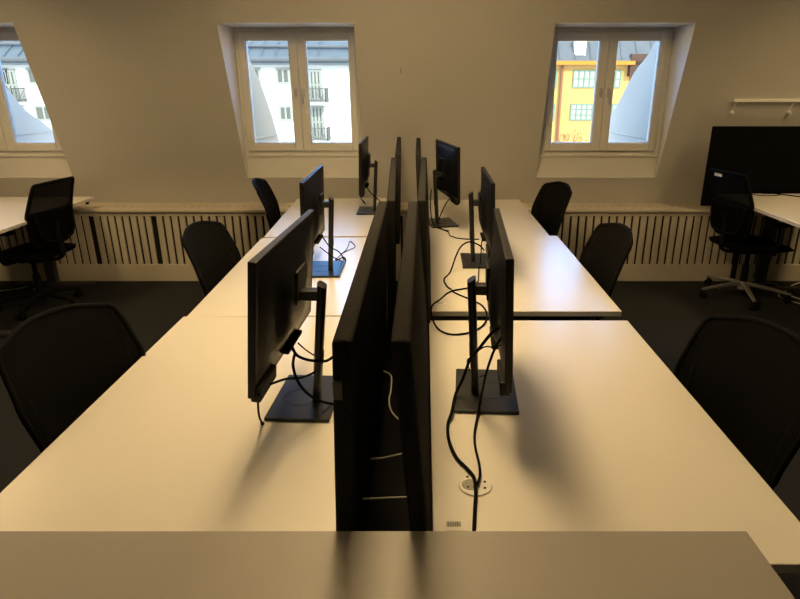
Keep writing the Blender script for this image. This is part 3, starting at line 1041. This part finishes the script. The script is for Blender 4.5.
def seam_roof(bm, x0, x1, y0, z0, y1, z1, step):
    prism(bm, [(y0, z0), (y1, z1), (y1, z1 - 0.15), (y0, z0 - 0.15)], 'x', x0, x1)
    x = x0 + step / 2
    sl = Vector((0, y1 - y0, z1 - z0)).normalized()
    while x < x1:
        tube(bm, [(x, y0 + 0.05, z0 + 0.07), (x, y1, z1 + 0.03)], 0.035, 4)
        x += step


FY = 25.0
wb = thing('apartment_building', 'white rendered building with blue-grey roof across the street', 'building', (0, 0, 0))
bm = NB()
box(bm, (-24, FY, -12.9), (-0.9, FY + 9, 2.40))
obj('wall', bm, M['facade'], wb)
bm = NB()
seam_roof(bm, -24.2, -3.9, FY - 0.35, 2.5, FY + 4, 5.3, 0.55)
prism(bm, [(-3.9, FY - 0.35), (-0.7, FY - 0.35), (-3.9, FY + 4)], 'z', 2.35, 2.5)
v = [bm.verts.new(p) for p in ((-3.9, FY - 0.35, 2.5), (-0.7, FY - 0.35, 2.5), (-3.9, FY + 4, 5.3))]
bm.faces.new(v)
v = [bm.verts.new(p) for p in ((-0.7, FY - 0.35, 2.5), (-0.7, FY + 9, 2.5), (-3.9, FY + 9, 5.3), (-3.9, FY + 4, 5.3))]
bm.faces.new(v)
obj('roof', bm, M['roof'], wb)
bm = NB()
cyl(bm, (-24.2, FY - 0.38, 2.55), (-0.7, FY - 0.38, 2.55), 0.10, n=10)
cyl(bm, (-24.2, FY + 0.55, 3.22), (-0.7, FY + 0.25, 3.0), 0.06, n=8)
obj('gutter', bm, M['roof2'], wb)
WINX = [(-16.9, -16.25), (-15.5, -14.8), (-12.9, -12.2), (-10.6, -9.9), (-8.6, -7.9), (-6.98, -6.42), (-5.80, -5.28), (-2.4, -1.8)]
for i, (x0, x1) in enumerate(WINX):
    for z0, z1 in ((1.66, 2.25), (0.28, 0.86), (-1.1, -0.5)):
        far_window(wb, x0, x1, z0, z1, FY, 'shutter', 2, 1, 0.075, 'dpane')
# balconies with doors
for bx0, bx1 in ((-4.62, -3.82), (-16.6, -15.75)):
    for fz, zt_ in ((1.0, 2.2), (-0.45, 0.86), (-1.9, -0.6)):
        far_window(wb, bx0 + 0.08, bx1 - 0.22, fz + 0.05, zt_, FY, 'shutter', 3, 2, 0.09, 'dpane')
        bm = NB()
        box(bm, (bx0, FY - 0.8, fz - 0.10), (bx1, FY, fz))
        bal = obj('balcony', bm, M['facade'], wb)
        bm = NB()
        for (ax, ay, cx_, cy_) in ((bx0, FY - 0.78, bx1, FY - 0.78), (bx0, FY - 0.78, bx0, FY), (bx1, FY - 0.78, bx1, FY)):
            for zz in (0.08, 0.5):
                cyl(bm, (ax, ay, fz + zz), (cx_, cy_, fz + zz), 0.022, n=6)
            n = 9
            for k in range(n + 1):
                q = k / n
                cyl(bm, (ax + (cx_ - ax) * q, ay + (cy_ - ay) * q, fz), (ax + (cx_ - ax) * q, ay + (cy_ - ay) * q, fz + 0.5), 0.014, n=5)
        obj('balcony_rail', bm, M['rail'], bal)

yb = thing('apartment_building', 'yellow rendered building with grey roof across the street', 'building', (0, 0, 0))
bm = NB()
box(bm, (2.6, FY + 0.2, -12.9), (8.05, FY + 9, 2.42))
obj('wall', bm, M['yellow'], yb)
bm = NB()
box(bm, (8.05, FY + 0.6, -12.9), (16, FY + 9, 2.2))
obj('side_wall', bm, M['orange'], yb)
bm = NB()
seam_roof(bm, 2.5, 16, FY - 0.1, 2.5, FY + 2.2, 5.6, 0.6)
obj('roof', bm, M['roof2'], yb)
bm = NB()
box(bm, (2.5, FY - 0.18, 2.36), (8.1, FY + 0.2, 2.5))
obj('gutter', bm, M['orange'], yb)
bm = NB()
box(bm, (7.95, FY - 0.1, 1.95), (9.0, FY + 0.8, 2.75))
obj('chimney', bm, M['brick'], yb)
bm = NB()
box(bm, (5.78, FY + 0.05, 2.65), (6.22, FY + 1.5, 3.28), 0.02)
ds = obj('dormer', bm, M['facade'], yb)
bm = NB()
box(bm, (5.85, FY + 0.02, 2.98), (6.15, FY + 0.06, 3.2))
box(bm, (5.85, FY + 0.02, 2.72), (6.15, FY + 0.06, 2.92))
obj('pane', bm, M['wpane'], ds)
bm = NB()
cyl(bm, (5.36, FY + 0.1, -12), (5.36, FY + 0.1, 2.4), 0.055, n=10)
obj('downpipe', bm, M['pipe'], yb)
for x0, x1, c in ((2.9, 3.5, 2), (4.85, 5.20, 2), (5.82, 6.72, 4), (7.28, 7.72, 2)):
    for z0, z1 in ((1.52, 2.18), (0.28, 0.92), (-1.3, -0.62)):
        far_window(yb, x0, x1, z0, z1, FY + 0.2, 'gframe', c, 3 if z0 < 1 else 2, 0.05)

# bare tree in the street in front of the yellow building
t = thing('bare_tree', 'bare brown tree in front of the yellow building', 'tree', (6.0, 24.2, -12.9))
bm = NB()
rnd = random.Random(7)


def branch(p, d, L, r, depth):
    q = p + d * L
    tube(bm, [p, p + d * L * 0.5 + Vector((rnd.uniform(-.03, .03), rnd.uniform(-.03, .03), 0)) * L, q], [r, r * 0.85, r * 0.65], 5)
    if depth == 0:
        return
    for k in range(3):
        nd = (d + Vector((rnd.uniform(-.75, .75), rnd.uniform(-.6, .6), rnd.uniform(-.05, .5)))).normalized()
        branch(q, nd, L * rnd.uniform(0.55, 0.72), r * 0.6, depth - 1)


branch(Vector((0, 0, 10.2)), Vector((-0.05, 0, 1)), 1.0, 0.05, 5)
br = obj('branches', bm, M['twig'], t)
bm = NB()
tube(bm, [(0, 0, 0), (0.05, 0, 5), (0, 0, 10.25)], [0.22, 0.15, 0.05], 10)
obj('trunk', bm, M['twig'], t, True)
